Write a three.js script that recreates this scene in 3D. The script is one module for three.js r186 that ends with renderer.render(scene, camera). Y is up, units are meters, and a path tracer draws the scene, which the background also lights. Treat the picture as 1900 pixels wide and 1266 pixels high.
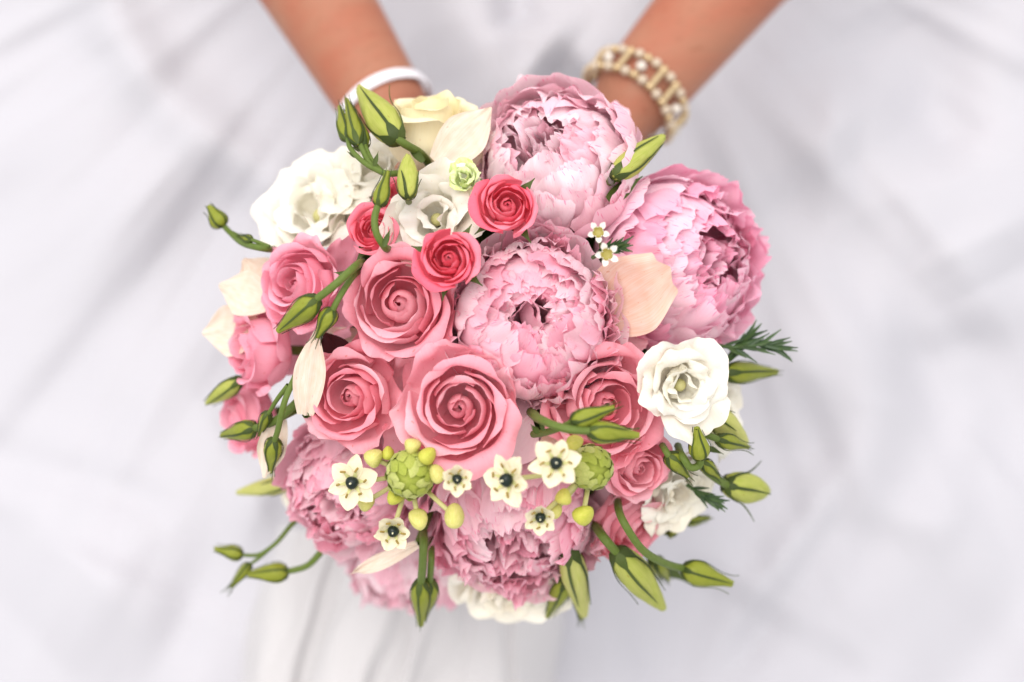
import * as THREE from 'three';
import { MarchingCubes } from 'three/addons/objects/MarchingCubes.js';
import { mergeGeometries, mergeVertices } from 'three/addons/utils/BufferGeometryUtils.js';
import { createNoise2D, createNoise3D } from 'simplex-noise';

// ---------------------------------------------------------------- camera, sky, sun, exposure
const scene = new THREE.Scene();
const V3 = (x = 0, y = 0, z = 0) => new THREE.Vector3(x, y, z);
const D0 = 0.90, K = 0.00026;                       // camera to the bouquet's front; metres per photograph pixel there
const PITCH = THREE.MathUtils.degToRad(50);         // the photographer looks steeply down on the bouquet
const CENTRE = V3(0, 1.0, 0);
const RIGHT = V3(1, 0, 0), UP = V3(0, Math.cos(PITCH), -Math.sin(PITCH)), BACK = V3(0, Math.sin(PITCH), Math.cos(PITCH));
const camera = new THREE.PerspectiveCamera(2 * THREE.MathUtils.radToDeg(Math.atan(633 * K / D0)), 1024 / 682, 0.05, 40);
camera.position.copy(CENTRE).addScaledVector(BACK, D0);
camera.up.set(0, 1, 0);
camera.lookAt(CENTRE);
camera.focus = D0 + 0.006;
camera.userData.fStop = 2.8;
scene.add(camera);

{ // bright thin overcast
  const W = 128, H = 64, d = new Float32Array(W * H * 4);
  for (let j = 0; j < H; j++) for (let i = 0; i < W; i++) {
    const el = ((j + 0.5) / H - 0.5) * Math.PI, s = Math.max(0, Math.sin(el)), k = (j * W + i) * 4;
    const up = el > 0, L = up ? 0.68 + 0.36 * s : 0.6;
    d[k] = L; d[k + 1] = L * (up ? 0.99 : 0.975); d[k + 2] = L * (up ? 1.01 : 0.96); d[k + 3] = 1;
  }
  const t = new THREE.DataTexture(d, W, H, THREE.RGBAFormat, THREE.FloatType);
  t.mapping = THREE.EquirectangularReflectionMapping; t.magFilter = t.minFilter = THREE.LinearFilter; t.needsUpdate = true;
  scene.background = t; scene.environment = t;
}
const sun = new THREE.DirectionalLight(new THREE.Color(1, 0.95, 0.89), 1.4);
sun.position.copy(CENTRE).addScaledVector(BACK, 2.4).addScaledVector(UP, 0.95).addScaledVector(RIGHT, -0.5);
sun.target.position.copy(CENTRE);
sun.castShadow = true; sun.shadow.radius = 80;
sun.shadow.mapSize.set(2048, 2048);
Object.assign(sun.shadow.camera, { left: -1.2, right: 1.2, top: 1.2, bottom: -1.2, near: 0.1, far: 6 });
scene.add(sun, sun.target);

const renderer = new THREE.WebGLRenderer({ antialias: true });
renderer.setSize(1024, 682);
renderer.shadowMap.enabled = true;
renderer.toneMapping = THREE.LinearToneMapping;
renderer.toneMappingExposure = 1.42;

// ---------------------------------------------------------------- helpers
let seed = 1;
function rng(s) { let a = s >>> 0; return () => { a = (a + 0x6D2B79F5) | 0; let t = Math.imul(a ^ (a >>> 15), 1 | a); t = (t + Math.imul(t ^ (t >>> 7), 61 | t)) ^ t; return ((t ^ (t >>> 14)) >>> 0) / 4294967296; }; }
const n3 = createNoise3D(rng(77)), n2 = createNoise2D(rng(78));
const lerp = THREE.MathUtils.lerp, clamp = THREE.MathUtils.clamp, sstep = (x, a, b) => THREE.MathUtils.smoothstep(x, a, b);
const rad = THREE.MathUtils.degToRad;
// a point of the photograph's pixel grid (1900 x 1266) at z metres in front of the bouquet's front plane
function at(px, py, z) { const d = D0 - z, s = K * d / D0; return CENTRE.clone().addScaledVector(RIGHT, (px - 950) * s).addScaledVector(UP, (633 - py) * s).addScaledVector(BACK, z); }
const towards = (x, y, z) => V3().addScaledVector(RIGHT, x).addScaledVector(UP, y).addScaledVector(BACK, z).normalize();
const CX = 955, CY = 610;
function dome(px, py) { const r2 = ((px - CX) ** 2 + (py - CY) ** 2) / (570 * 570); return -0.135 * (1 - Math.sqrt(1 - Math.min(0.94, r2))); }
function extras(t, list, mats, s) { // broad outer petals between two places each
  (list ?? []).forEach(([a, b, w, o = {}], i) => { const A = at(...a), B = at(...b), p = part('petal', tepalGeo(A.distanceTo(B), w * scaleAt(a[2]), s + i * 2.3, { bend: 0.22, cup: 0.9, tipSharp: 0.25, round: 0.3, keel: 0.0, nz: 0.09, ...o }), mats[i % mats.length], t); orient(p, t, A, B, BACK); });
}
const scaleAt = (z) => K * (D0 - z) / D0;
const Z = (px, py, d = 0) => [px, py, dome(px, py) + d];
const used = {};
function numbered(name) { const n = used[name] = (used[name] ?? -1) + 1; return n ? `${name}_${String(n).padStart(3, '0')}` : name; }
function tag(o, label, category, group) { o.userData = { label, category }; if (group) o.userData.group = group; return o; }
function shadows(o) { o.castShadow = o.receiveShadow = true; return o; }
function thing(name, label, category, pos, dir, roll = 0, group) {
  const g = new THREE.Group(); g.name = numbered(name); g.position.copy(pos);
  if (dir) {
    g.quaternion.setFromUnitVectors(V3(0, 1, 0), dir);
    g.quaternion.multiply(new THREE.Quaternion().setFromAxisAngle(V3(0, 1, 0), roll));
  }
  tag(g, label, category, group); scene.add(g); return g;
}
function part(name, geo, mat, parent) { const m = shadows(new THREE.Mesh(geo, mat)); m.name = name; parent.add(m); return m; }
// world geometry under a thing that stands at its own place
function worldPart(name, geo, mat, parent) {
  parent.updateMatrixWorld(true);
  geo.applyMatrix4(parent.matrixWorld.clone().invert());
  return part(name, geo, mat, parent);
}
function grid(nu, nv, f, flip = false) {
  const p = [], uv = [], idx = [];
  for (let j = 0; j <= nv; j++) for (let i = 0; i <= nu; i++) {
    const r = f(i / nu, j / nv); p.push(r[0], r[1], r[2]); uv.push(r[3] ?? i / nu, r[4] ?? j / nv);
  }
  for (let j = 0; j < nv; j++) for (let i = 0; i < nu; i++) {
    const a = j * (nu + 1) + i, b = a + 1, c = a + nu + 1, d = c + 1;
    flip ? idx.push(a, c, b, b, c, d) : idx.push(a, b, c, b, d, c);
  }
  const g = new THREE.BufferGeometry();
  g.setAttribute('position', new THREE.Float32BufferAttribute(p, 3));
  g.setAttribute('uv', new THREE.Float32BufferAttribute(uv, 2));
  g.setIndex(idx); g.computeVertexNormals(); return g;
}
function spline(pts, n = 48) { // [[r, y], ...] -> lookup of point and tangent
  const c = new THREE.CatmullRomCurve3(pts.map(([r, y]) => V3(r, y, 0)), false, 'centripetal');
  const s = c.getSpacedPoints(n);
  return (t) => {
    const x = clamp(t, 0, 1) * n, i = Math.min(n - 1, Math.floor(x)), f = x - i, a = s[i], b = s[i + 1];
    const dx = b.x - a.x, dy = b.y - a.y, l = Math.hypot(dx, dy) || 1;
    return [a.x + dx * f, a.y + dy * f, dx / l, dy / l];
  };
}
// one petal round the y axis. 'turn' petals wrap the axis like a rose's; others are cupped sheets like a peony's
function petal(o) {
  const { phi = 0, mer, A = 1, spiral = 0, W = 0.02, base = 0.35, wide = 0.6, taper = 0.25, cup = 0.02, round = 0.25, pw = 2.5, notch = 0, nf = 3,
    ruf = 0, rf = 2.5, nz = 0, curl = 0, flat = 1, turn = false, tilt = 0, nu = 14, nv = 12, s = 1, keel = 0, lipN = 0 } = o;
  const m = spline(mer), cp = Math.cos(phi), sp = Math.sin(phi), len = 1;
  return grid(nu, nv, (a, b) => {
    const u = a * 2 - 1, e = Math.abs(u);
    let top = 1 - round * e ** pw;
    if (notch) top -= notch * (0.5 + 0.5 * n2(u * nf + s * 7.1, s * 3.3)) + notch * 0.5 * Math.max(0, n2(u * nf * 3.1 + s, s * 9.7));
    const v = b * top;
    const [r0, y0, tr, ty] = m(v);
    const No = [ty, -tr];
    const bump = ruf * v * v * Math.sin(rf * u * Math.PI + s * 5.0 + v * 1.5) * (0.6 + 0.4 * n2(u * 1.7 + s, s)) + nz * v * n3(u * 1.3 + s * 3.7, v * 1.6, s * 1.9) + curl * Math.max(0, e - 0.45) ** 2 * v * v + lipN * Math.max(0, v - 0.62) ** 2 * 6.9 * n2(u * 1.3 + s * 4.3, s * 2.1);
    let x, y, z;
    if (turn) {
      const ang = u * A * (0.55 + 0.45 * Math.sin(Math.min(1, v / 0.6) * Math.PI / 2)), r = (r0 + No[0] * bump) * (1 + spiral * u);
      y = y0 + No[1] * bump;
      x = r * Math.cos(phi + ang); z = r * Math.sin(phi + ang);
    } else {
      const hw = W / 2 * (base + (1 - base) * Math.sin(Math.min(1, v / wide) * Math.PI / 2)) * (1 - taper * sstep(v, wide, 1));
      const ang = clamp(u * hw / cup, -2.6, 2.6), t = cup * Math.sin(ang) + tilt * v * hw * 0.6, c = cup * (1 - Math.cos(ang));
      const nr = lerp(1, No[0], flat), ny = lerp(0, No[1], flat);
      const k = keel * (1 - Math.min(1, e * 3)) * (1 - v * 0.5);
      const r = r0 + No[0] * (bump + k + tilt * u * hw * 0.25) - nr * c; y = y0 + No[1] * (bump + k + tilt * u * hw * 0.25) - ny * c;
      x = r * cp - t * sp; z = r * sp + t * cp;
    }
    return [x, y, z, a, v];
  });
}
function tube(pts, r0, r1 = r0, sides = 8, seg = 0) {
  const c = new THREE.CatmullRomCurve3(pts, false, 'centripetal'), n = seg || Math.max(6, pts.length * 6);
  const fr = c.computeFrenetFrames(n, false), sp = c.getSpacedPoints(n);
  const rf = typeof r0 === 'function' ? r0 : (t) => lerp(r0, r1, t);
  return grid(sides, n, (a, b) => {
    const i = Math.round(b * n), q = a * Math.PI * 2, r = rf(b), p = sp[i].clone().addScaledVector(fr.normals[i], Math.cos(q) * r).addScaledVector(fr.binormals[i], Math.sin(q) * r);
    return [p.x, p.y, p.z, a, b * 4];
  }, true);
}

// ---------------------------------------------------------------- materials
function tex(w, h, f, srgb = true) {
  const d = new Uint8Array(w * h * 4);
  for (let j = 0; j < h; j++) for (let i = 0; i < w; i++) {
    const c = f(i / w, j / h), k = (j * w + i) * 4;
    d[k] = clamp(c[0], 0, 1) * 255; d[k + 1] = clamp(c[1], 0, 1) * 255; d[k + 2] = clamp(c[2], 0, 1) * 255; d[k + 3] = 255;
  }
  const t = new THREE.DataTexture(d, w, h); t.colorSpace = srgb ? THREE.SRGBColorSpace : THREE.NoColorSpace;
  t.wrapS = t.wrapT = THREE.RepeatWrapping; t.magFilter = THREE.LinearFilter; t.minFilter = THREE.LinearMipmapLinearFilter; t.generateMipmaps = true; t.needsUpdate = true; return t;
}
// veins fan out from the petal's claw; hue says how far they lean to the vein colour
function veinTex(vein, amount, flecks, s, w = 256) {
  return tex(w, w, (u, v) => {
    const x = (u - 0.5) * (1.25 - 0.35 * v);
    let k = 0.5 + 0.5 * n2(x * 34 + s, v * 2.2 + s) * 0.65 + 0.35 * n2(x * 80, v * 4 + s) * 0.5;
    k = amount * (k * 0.8 + 0.35 * (0.5 + 0.5 * n2(u * 5 + s * 3, v * 5)));
    let c = [lerp(1, vein[0], k), lerp(1, vein[1], k), lerp(1, vein[2], k)];
    if (flecks) { // dye flecks at the petal's margin
      const f = sstep(n2(u * 16 + s * 5, v * 3.2 + s), 0.74, 0.82) * sstep(v, 0.6, 0.8);
      c = [lerp(c[0], 0.93, f * flecks), lerp(c[1], 0.45, f * flecks), lerp(c[2], 0.66, f * flecks)];
    }
    const spot = sstep(n2(u * 11 + s * 9, v * 11), 0.86, 0.93) * 0.5; c = [c[0] * (1 - 0.12 * spot), c[1] * (1 - 0.3 * spot), c[2] * (1 - 0.4 * spot)];
    return c;
  });
}
const veinBump = tex(256, 256, (u, v) => { const x = (u - 0.5) * (1.25 - 0.35 * v), k = 0.5 + 0.3 * n2(x * 30, v * 2) + 0.2 * n2(u * 9, v * 9 + 4); return [k, k, k]; }, false);
const petalMat = (r, g, b, map, through = 0.12, sheen = 0.35, bump = 0.00004, rough = 1) => new THREE.MeshPhysicalMaterial({ color: new THREE.Color(r, g, b), map, bumpMap: veinBump, bumpScale: bump, roughness: rough, specularIntensity: 0.2, sheen, sheenRoughness: 0.8, sheenColor: new THREE.Color(0.6 + 0.4 * r, 0.6 + 0.4 * g, 0.6 + 0.4 * b), transmission: through, thickness: 0, side: THREE.DoubleSide });
const roseV = veinTex([0.97, 0.86, 0.90], 0.4, 0, 1.3), peonyV = veinTex([0.97, 0.86, 0.92], 0.4, 0.5, 4.1), creamV = veinTex([0.98, 0.96, 0.90], 0.5, 0, 8.2), orchidV = veinTex([0.97, 0.87, 0.79], 0.9, 0, 6.6), greenV = veinTex([0.8, 0.88, 0.6], 0.9, 0, 2.9);
const M = {
  rose: [petalMat(0.98, 0.47, 0.54, roseV, 0.28, 0.15), petalMat(0.98, 0.52, 0.585, roseV, 0.28, 0.15), petalMat(0.98, 0.42, 0.495, roseV, 0.28, 0.15), petalMat(0.98, 0.57, 0.625, roseV, 0.28, 0.15)],
  coolRose: [petalMat(0.98, 0.49, 0.595, roseV, 0.28, 0.15), petalMat(0.98, 0.54, 0.635, roseV, 0.28, 0.15), petalMat(0.98, 0.44, 0.55, roseV, 0.28, 0.15)],
  hot: [petalMat(0.98, 0.27, 0.35, roseV, 0.28, 0.1), petalMat(0.98, 0.33, 0.41, roseV, 0.28, 0.1), petalMat(0.97, 0.21, 0.295, roseV, 0.28, 0.1)],
  peony: [petalMat(0.98, 0.62, 0.70, peonyV, 0.3, 0.1), petalMat(0.98, 0.69, 0.75, peonyV, 0.3, 0.1), petalMat(0.98, 0.54, 0.64, peonyV, 0.3, 0.1), petalMat(0.98, 0.76, 0.80, peonyV, 0.3, 0.1)],
  palePeony: [petalMat(0.98, 0.73, 0.775, peonyV, 0.25, 0.15), petalMat(0.98, 0.79, 0.82, peonyV, 0.25, 0.15), petalMat(0.98, 0.65, 0.72, peonyV, 0.25, 0.15), petalMat(0.98, 0.84, 0.86, peonyV, 0.25, 0.15)],
  lilacPeony: [petalMat(0.98, 0.60, 0.72, peonyV, 0.3, 0.1), petalMat(0.98, 0.67, 0.77, peonyV, 0.3, 0.1), petalMat(0.98, 0.52, 0.66, peonyV, 0.3, 0.1), petalMat(0.98, 0.75, 0.82, peonyV, 0.3, 0.1)],
  white: [petalMat(0.97, 0.95, 0.885, creamV, 0.28, 0.15), petalMat(0.97, 0.955, 0.91, creamV, 0.28, 0.15), petalMat(0.96, 0.935, 0.85, creamV, 0.28, 0.15)],
  cream: [petalMat(0.96, 0.92, 0.82, creamV, 0.1), petalMat(0.96, 0.93, 0.85, creamV, 0.1)],
  limePetal: [petalMat(0.86, 0.89, 0.56, greenV, 0.1), petalMat(0.90, 0.91, 0.68, greenV, 0.1)],
  yellow: [petalMat(0.97, 0.88, 0.58, creamV, 0.2), petalMat(0.97, 0.90, 0.66, creamV, 0.2)],
  orchid: petalMat(0.88, 0.84, 0.765, orchidV, 0.2, 0.1), peach: petalMat(0.90, 0.75, 0.665, orchidV, 0.2, 0.1),
  burgundy: petalMat(0.05, 0.012, 0.014, roseV, 0.1),
  star: petalMat(0.90, 0.855, 0.65, creamV, 0.2, 0.05), starGreen: petalMat(0.52, 0.58, 0.16, greenV, 0.2),
  ovary: new THREE.MeshPhysicalMaterial({ color: new THREE.Color(0.008, 0.016, 0.012), roughness: 0.3, specularIntensity: 0.6 }),
  anther: new THREE.MeshStandardMaterial({ color: new THREE.Color(0.32, 0.22, 0.05), roughness: 0.8 }),
  filament: new THREE.MeshStandardMaterial({ color: new THREE.Color(0.62, 0.60, 0.25), roughness: 0.7 }),
  style: new THREE.MeshStandardMaterial({ color: new THREE.Color(0.75, 0.72, 0.5), roughness: 0.6 }),
  limeBud: [0, 1, 2].map((k) => new THREE.MeshPhysicalMaterial({ color: new THREE.Color([0.66, 0.72, 0.78][k], [0.60, 0.61, 0.66][k], [0.13, 0.18, 0.30][k]), map: greenV, roughness: 0.5, specularIntensity: 0.5 })),
  bract: [0, 1, 2].map((k) => new THREE.MeshPhysicalMaterial({ color: new THREE.Color([0.50, 0.58, 0.68][k], [0.52, 0.58, 0.66][k], [0.11, 0.16, 0.28][k]), map: greenV, roughness: 1, transmission: 0.2, thickness: 0, side: THREE.DoubleSide })),
  budBody: new THREE.MeshPhysicalMaterial({ color: new THREE.Color(0.29, 0.295, 0.045), map: greenV, roughness: 0.5, specularIntensity: 0.5, side: THREE.DoubleSide }),
  budPale: new THREE.MeshPhysicalMaterial({ color: new THREE.Color(0.50, 0.485, 0.15), map: greenV, roughness: 0.6, specularIntensity: 0.4, side: THREE.DoubleSide }),
  budCream: new THREE.MeshPhysicalMaterial({ color: new THREE.Color(0.60, 0.55, 0.24), map: greenV, roughness: 0.6, specularIntensity: 0.4, side: THREE.DoubleSide }),
  sepal: [0, 1].map((k) => new THREE.MeshPhysicalMaterial({ color: new THREE.Color([0.055, 0.08][k], [0.075, 0.105][k], [0.022, 0.028][k]), map: greenV, roughness: 0.55, specularIntensity: 0.5, side: THREE.DoubleSide })),
  stem: [0, 1].map((k) => new THREE.MeshPhysicalMaterial({ bumpMap: veinBump, bumpScale: 0.0001, color: new THREE.Color([0.11, 0.145][k], [0.155, 0.19][k], [0.04, 0.05][k]), map: greenV, roughness: 0.5, specularIntensity: 0.5 })),
  paleStem: new THREE.MeshStandardMaterial({ color: new THREE.Color(0.55, 0.52, 0.22), roughness: 0.6 }),
  needle: [0, 1].map((k) => new THREE.MeshPhysicalMaterial({ color: new THREE.Color([0.035, 0.055][k], [0.075, 0.105][k], [0.03, 0.035][k]), map: greenV, roughness: 0.5, side: THREE.DoubleSide })),
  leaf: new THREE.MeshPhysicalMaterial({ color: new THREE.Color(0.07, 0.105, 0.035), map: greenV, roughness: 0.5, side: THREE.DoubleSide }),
  waxDisk: new THREE.MeshStandardMaterial({ color: new THREE.Color(0.36, 0.30, 0.06), roughness: 0.4 }),
};
const pick = (a, r) => a[Math.floor(r() * a.length) % a.length];

// ---------------------------------------------------------------- the bride: arms and hands, dress
const tip = at(950, 560, -0.155);                    // where the stems are bound
const skinTex = tex(512, 512, (u, v) => { const k = 0.5 + 0.5 * n2(u * 14, v * 14), q = 0.5 + 0.5 * n2(u * 90, v * 90), f = sstep(n2(u * 60 + 9, v * 60), 0.75, 0.9); const w = 0.5 + 0.5 * n2(u * 4 + 3, v * 4); return [0.96 + 0.04 * q - 0.08 * f, 0.86 + 0.09 * k + 0.05 * w - 0.12 * f, 0.84 + 0.1 * k + 0.06 * w - 0.14 * f]; });
const skin = new THREE.MeshPhysicalMaterial({ color: new THREE.Color(0.40, 0.18, 0.113), map: skinTex, bumpMap: skinTex, bumpScale: 0.00003, roughness: 0.5, specularIntensity: 0.4 });
function capsules(list, lo, hi, cell, k = 0.012) { // list of [a, b, ra, rb]
  const size = V3().subVectors(hi, lo), span = Math.max(size.x, size.y, size.z), n = Math.min(150, Math.ceil(span / cell) + 8);
  const mc = new MarchingCubes(n, new THREE.MeshBasicMaterial(), false, false, 200000), mid = lo.clone().add(hi).multiplyScalar(0.5), half = span / 2 * n / (n - 8);
  const B = list.map(([a, b, ra, rb]) => { const d = b.clone().sub(a); return [a, d, d.lengthSq() || 1e-9, ra, rb]; });
  for (let z = 0; z < n; z++) for (let y = 0; y < n; y++) for (let x = 0; x < n; x++) {
    const px = mid.x + (x - n / 2) / (n / 2) * half, py = mid.y + (y - n / 2) / (n / 2) * half, pz = mid.z + (z - n / 2) / (n / 2) * half;
    let sum = 1e3;
    for (const [a, d, l2, ra, rb] of B) {
      const qx = px - a.x, qy = py - a.y, qz = pz - a.z, t = clamp((qx * d.x + qy * d.y + qz * d.z) / l2, 0, 1);
      const dist = Math.hypot(qx - d.x * t, qy - d.y * t, qz - d.z * t) - (ra + (rb - ra) * t);
      const h = clamp(0.5 + 0.5 * (sum - dist) / k, 0, 1); sum = lerp(sum, dist, h) - k * h * (1 - h);
    }
    mc.field[x + y * n + z * n * n] = -sum;
  }
  mc.isolation = 0; mc.update();
  let g = new THREE.BufferGeometry();
  g.setAttribute('position', new THREE.BufferAttribute(mc.positionArray.slice(0, mc.count * 3), 3));
  g = mergeVertices(g, cell * 0.02);
  g.scale(half, half, half); g.translate(mid.x, mid.y, mid.z);
  g.computeVertexNormals();
  const p = g.attributes.position, uv = new Float32Array(p.count * 2);
  for (let i = 0; i < p.count; i++) { uv[i * 2] = (p.getX(i) * 0.9 + p.getZ(i) * 1.1) * 2.2; uv[i * 2 + 1] = (p.getY(i) * 0.9 - p.getZ(i) * 0.8) * 2.2; }
  g.setAttribute('uv', new THREE.BufferAttribute(uv, 2));
  return g;
}
function boundsOf(list, pad) { const b = new THREE.Box3(); for (const [a, c, r, q] of list) { b.expandByPoint(a); b.expandByPoint(c); } return b.expandByScalar(pad); }
const person = thing('person', 'bride in a white dress with bare tanned forearms, holding the bouquet in both hands', 'person', V3(0, 0, -0.46));
const handleA = at(950, 560, -0.15), handleB = at(950, 560, -0.30);
function armBones(side) { // side -1: the left of the photograph
  const P = side < 0 ? { sh: at(330, -1500, -0.42), el: at(380, -420, -0.30), mid: at(520, -125, -0.25), wr: at(712, 195, -0.2), palm: at(842, 395, -0.2) }
    : { sh: at(1570, -1500, -0.42), el: at(1555, -420, -0.30), mid: at(1420, -110, -0.25), wr: at(1184, 172, -0.2), palm: at(1050, 370, -0.2) };
  const out = [[P.sh, P.el, 0.047, 0.038]], fore = [[P.el, P.mid, 0.037, 0.0345], [P.mid, P.wr, 0.0345, 0.0255]], hand = [];
  const across = BACK.clone(), w = P.wr.clone(), pal = P.palm.clone();
  // the palm: four metacarpals side by side, then each finger closes round the handle
  const order = side < 0 ? 0.012 : -0.022, ring = (ang, z, r) => handleA.clone().addScaledVector(BACK, z).addScaledVector(RIGHT, Math.cos(ang) * r).addScaledVector(UP, Math.sin(ang) * r);
  const a0 = side < 0 ? rad(138) : rad(42), step = side < 0 ? -1 : 1;   // the palm comes from above, fingers go over and round
  const lens = [0.92, 1.0, 0.95, 0.78];
  for (let j = 0; j < 4; j++) {
    const z = -0.035 + order + (j - 1.5) * -0.0175, kn = ring(a0, z, 0.034);
    const from = w.clone().addScaledVector(across, (1.5 - j) * 0.0085);
    hand.push([from, kn, 0.0125, 0.0098]);
    let prev = kn;
    for (let s = 1; s <= 3; s++) {
      const ang = a0 + step * rad([0, 52, 92, 122][s]) * lens[j] * 1.25, q = ring(ang, z - 0.002 * s, [0, 0.0275, 0.0255, 0.0245][s]);
      hand.push([prev, q, [0, 0.0092, 0.0085, 0.0078][s], [0, 0.0085, 0.0078, 0.0068][s]]); prev = q;
    }
  }
  const t0 = w.clone().lerp(ring(a0, -0.01 + order, 0.036), 0.45), t1 = ring(a0 - step * rad(38), 0.002 + order, 0.037), t2 = ring(a0 - step * rad(85), -0.004 + order, 0.03);
  hand.push([t0, t1, 0.013, 0.0105], [t1, t2, 0.01, 0.0075]);
  return { out, fore, hand, P };
}
const armL = armBones(-1), armR = armBones(1);
{
  const pieces = [];
  for (const a of [armL, armR]) {
    const near = [...a.fore, ...a.hand], b = boundsOf(near, 0.05);
    pieces.push(capsules(near, b.min, b.max, 0.0032, 0.009));
  }
  const torso = [...armL.out, ...armR.out, [armL.P.sh, at(950, -1560, -0.45), 0.05, 0.06], [armR.P.sh, at(950, -1560, -0.45), 0.05, 0.06], [at(950, -1500, -0.48), at(950, -700, -0.47), 0.12, 0.10]];
  const b = boundsOf(torso, 0.14);
  pieces.push(capsules(torso, b.min, b.max, 0.012, 0.04));
  const body = worldPart('body', mergeGeometries(pieces), skin, person);
}
// the dress: one wide sheet of cotton in soft folds, falling away to the sides
function distTo(line, x, y) { // signed distance to a polyline and how far along it
  let best = 1e9, sg = 1, tt = 0;
  for (let i = 0; i + 1 < line.length; i++) {
    const [ax, ay] = line[i], [bx, by] = line[i + 1], dx = bx - ax, dy = by - ay, t = clamp(((x - ax) * dx + (y - ay) * dy) / (dx * dx + dy * dy), 0, 1), ex = x - ax - dx * t, ey = y - ay - dy * t, d = Math.hypot(ex, ey);
    if (d < best) { best = d; sg = Math.sign(dx * ey - dy * ex) || 1; tt = (i + t) / (line.length - 1); }
  }
  return [best * sg, tt];
}
// [line, width in pixels, height in metres, kind: ridge or step]
const folds = [
  [[[150, -300], [205, 40], [320, 190], [470, 310], [640, 420]], 34, 0.012, 'ridge'],
  [[[205, 40], [320, 190], [470, 310]], 60, 0.010, 'step'],
  [[[-200, 800], [0, 850], [240, 918], [330, 960]], 22, -0.004, 'ridge'],
  [[[330, 200], [322, 500], [285, 900]], 40, 0.005, 'step'],
  [[[520, 820], [380, 900], [250, 1000], [60, 1180]], 110, 0.016, 'ridge'],
  [[[-100, 1400], [20, 1050], [60, 960]], 60, 0.010, 'step'],
  [[[2200, 560], [1900, 606], [1760, 622], [1680, 640], [1630, 720], [1600, 860]], 30, 0.012, 'step'],
  [[[1660, 650], [1610, 820], [1500, 1000], [1380, 1180]], 36, 0.009, 'ridge'],
  [[[1600, 890], [1500, 1040], [1420, 1150], [1330, 1290]], 20, -0.006, 'ridge'],
  [[[1500, 120], [1620, 300], [1790, 400], [1850, 520]], 70, 0.012, 'ridge'],
  [[[1640, 0], [1720, 150], [1780, 330]], 46, -0.010, 'ridge'],
  [[[1900, 220], [1780, 20], [1700, -200]], 60, 0.012, 'step'],
  [[[1400, 690], [1560, 640], [1700, 610]], 60, 0.008, 'ridge'],
  [[[1560, 920], [1680, 960], [1800, 980]], 26, 0.004, 'ridge'],
  [[[1780, 640], [1800, 760], [1780, 880]], 26, 0.003, 'ridge'],
  [[[1900, 1060], [1750, 1130], [1600, 1260]], 60, 0.009, 'step'],
  [[[820, -200], [870, 20], [950, 130], [1010, 170]], 70, 0.020, 'ridge'],
  [[[1240, -150], [1160, 60], [1040, 160]], 60, 0.018, 'ridge'],
  [[[720, -200], [770, 60], [850, 230]], 40, -0.005, 'ridge'],
  [[[960, -80], [955, 0], [965, 60]], 24, -0.012, 'ridge'],
  [[[1300, 300], [1450, 250], [1600, 260]], 80, 0.010, 'ridge'],
  [[[1120, 1290], [1190, 1100], [1250, 1000]], 50, -0.012, 'step'],
];
const dressTex = tex(512, 512, (u, v) => { const k = 0.5 + 0.5 * Math.sin(u * 512 * 0.9) * Math.sin(v * 512 * 0.9), q = n2(u * 8, v * 8) * 0.5 + 0.5, b = 0.5 * k + 0.3 * q + 0.2 * (0.5 + 0.5 * n2(u * 40, v * 40)); return [b, b, b]; }, false);
dressTex.repeat.set(14, 14);
const cotton = new THREE.MeshPhysicalMaterial({ color: new THREE.Color(0.52, 0.514, 0.55), bumpMap: dressTex, bumpScale: 0.00025, roughness: 0.85, sheen: 0.15, sheenRoughness: 0.6, sheenColor: new THREE.Color(1, 1, 1), side: THREE.DoubleSide });
{
  const X0 = -900, X1 = 2800, Y0 = -1150, Y1 = 2100;
  const g = grid(330, 300, (a, b) => {
    const px = lerp(X0, X1, a), py = lerp(Y0, Y1, b), q = (px - 950) / 950;
    let z = -0.405 - 0.05 * q * q - 0.014 * Math.abs(q) ** 3;
    z += -0.06 * (1 - sstep(py, -1100, 300)) + 0.03 * sstep(py, 400, 1500);
    z += 0.006 * n2(px / 700 + 3, py / 800);
    { // folds fan out from the waist
      const ang = Math.atan2(px - 955, py + 420), dist = Math.hypot(px - 955, py + 420);
      z += 0.009 * n2(ang * 4.5 + 2, dist / 1100) * sstep(dist, 200, 1100) + 0.0032 * n2(ang * 12 + 7, dist / 700) * sstep(dist, 300, 1000) + 0.0005 * n2(ang * 34, dist / 300 + 5) * sstep(dist, 300, 900);
    }
    z += 0.004 * n2((px * 0.8 + py * 0.6) / 210, (py * 0.8 - px * 0.6) / 900 + 3);
    for (const [line, w, h, kind] of folds) {
      const [d0, t] = distTo(line, px, py), d = d0 / 1.8, end = Math.min(1, Math.min(t, 1 - t) * 5 + 0.0), wob = 1 + 0.12 * n2(px / 260, py / 260);
      if (kind === 'ridge') z += 1.9 * h * Math.exp(-((d / (w * wob)) ** 2)) * end;
      else z += h * 1.2 * Math.tanh(d / w) * Math.exp(-((d / (w * 5)) ** 2)) * end;
    }
    const p = at(px, py, z);
    return [p.x, p.y, p.z, a, b];
  }, true);
  const d = worldPart('dress', g, cotton, person);
  d.userData.label = 'long white cotton dress spread in soft wide folds';
}
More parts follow.
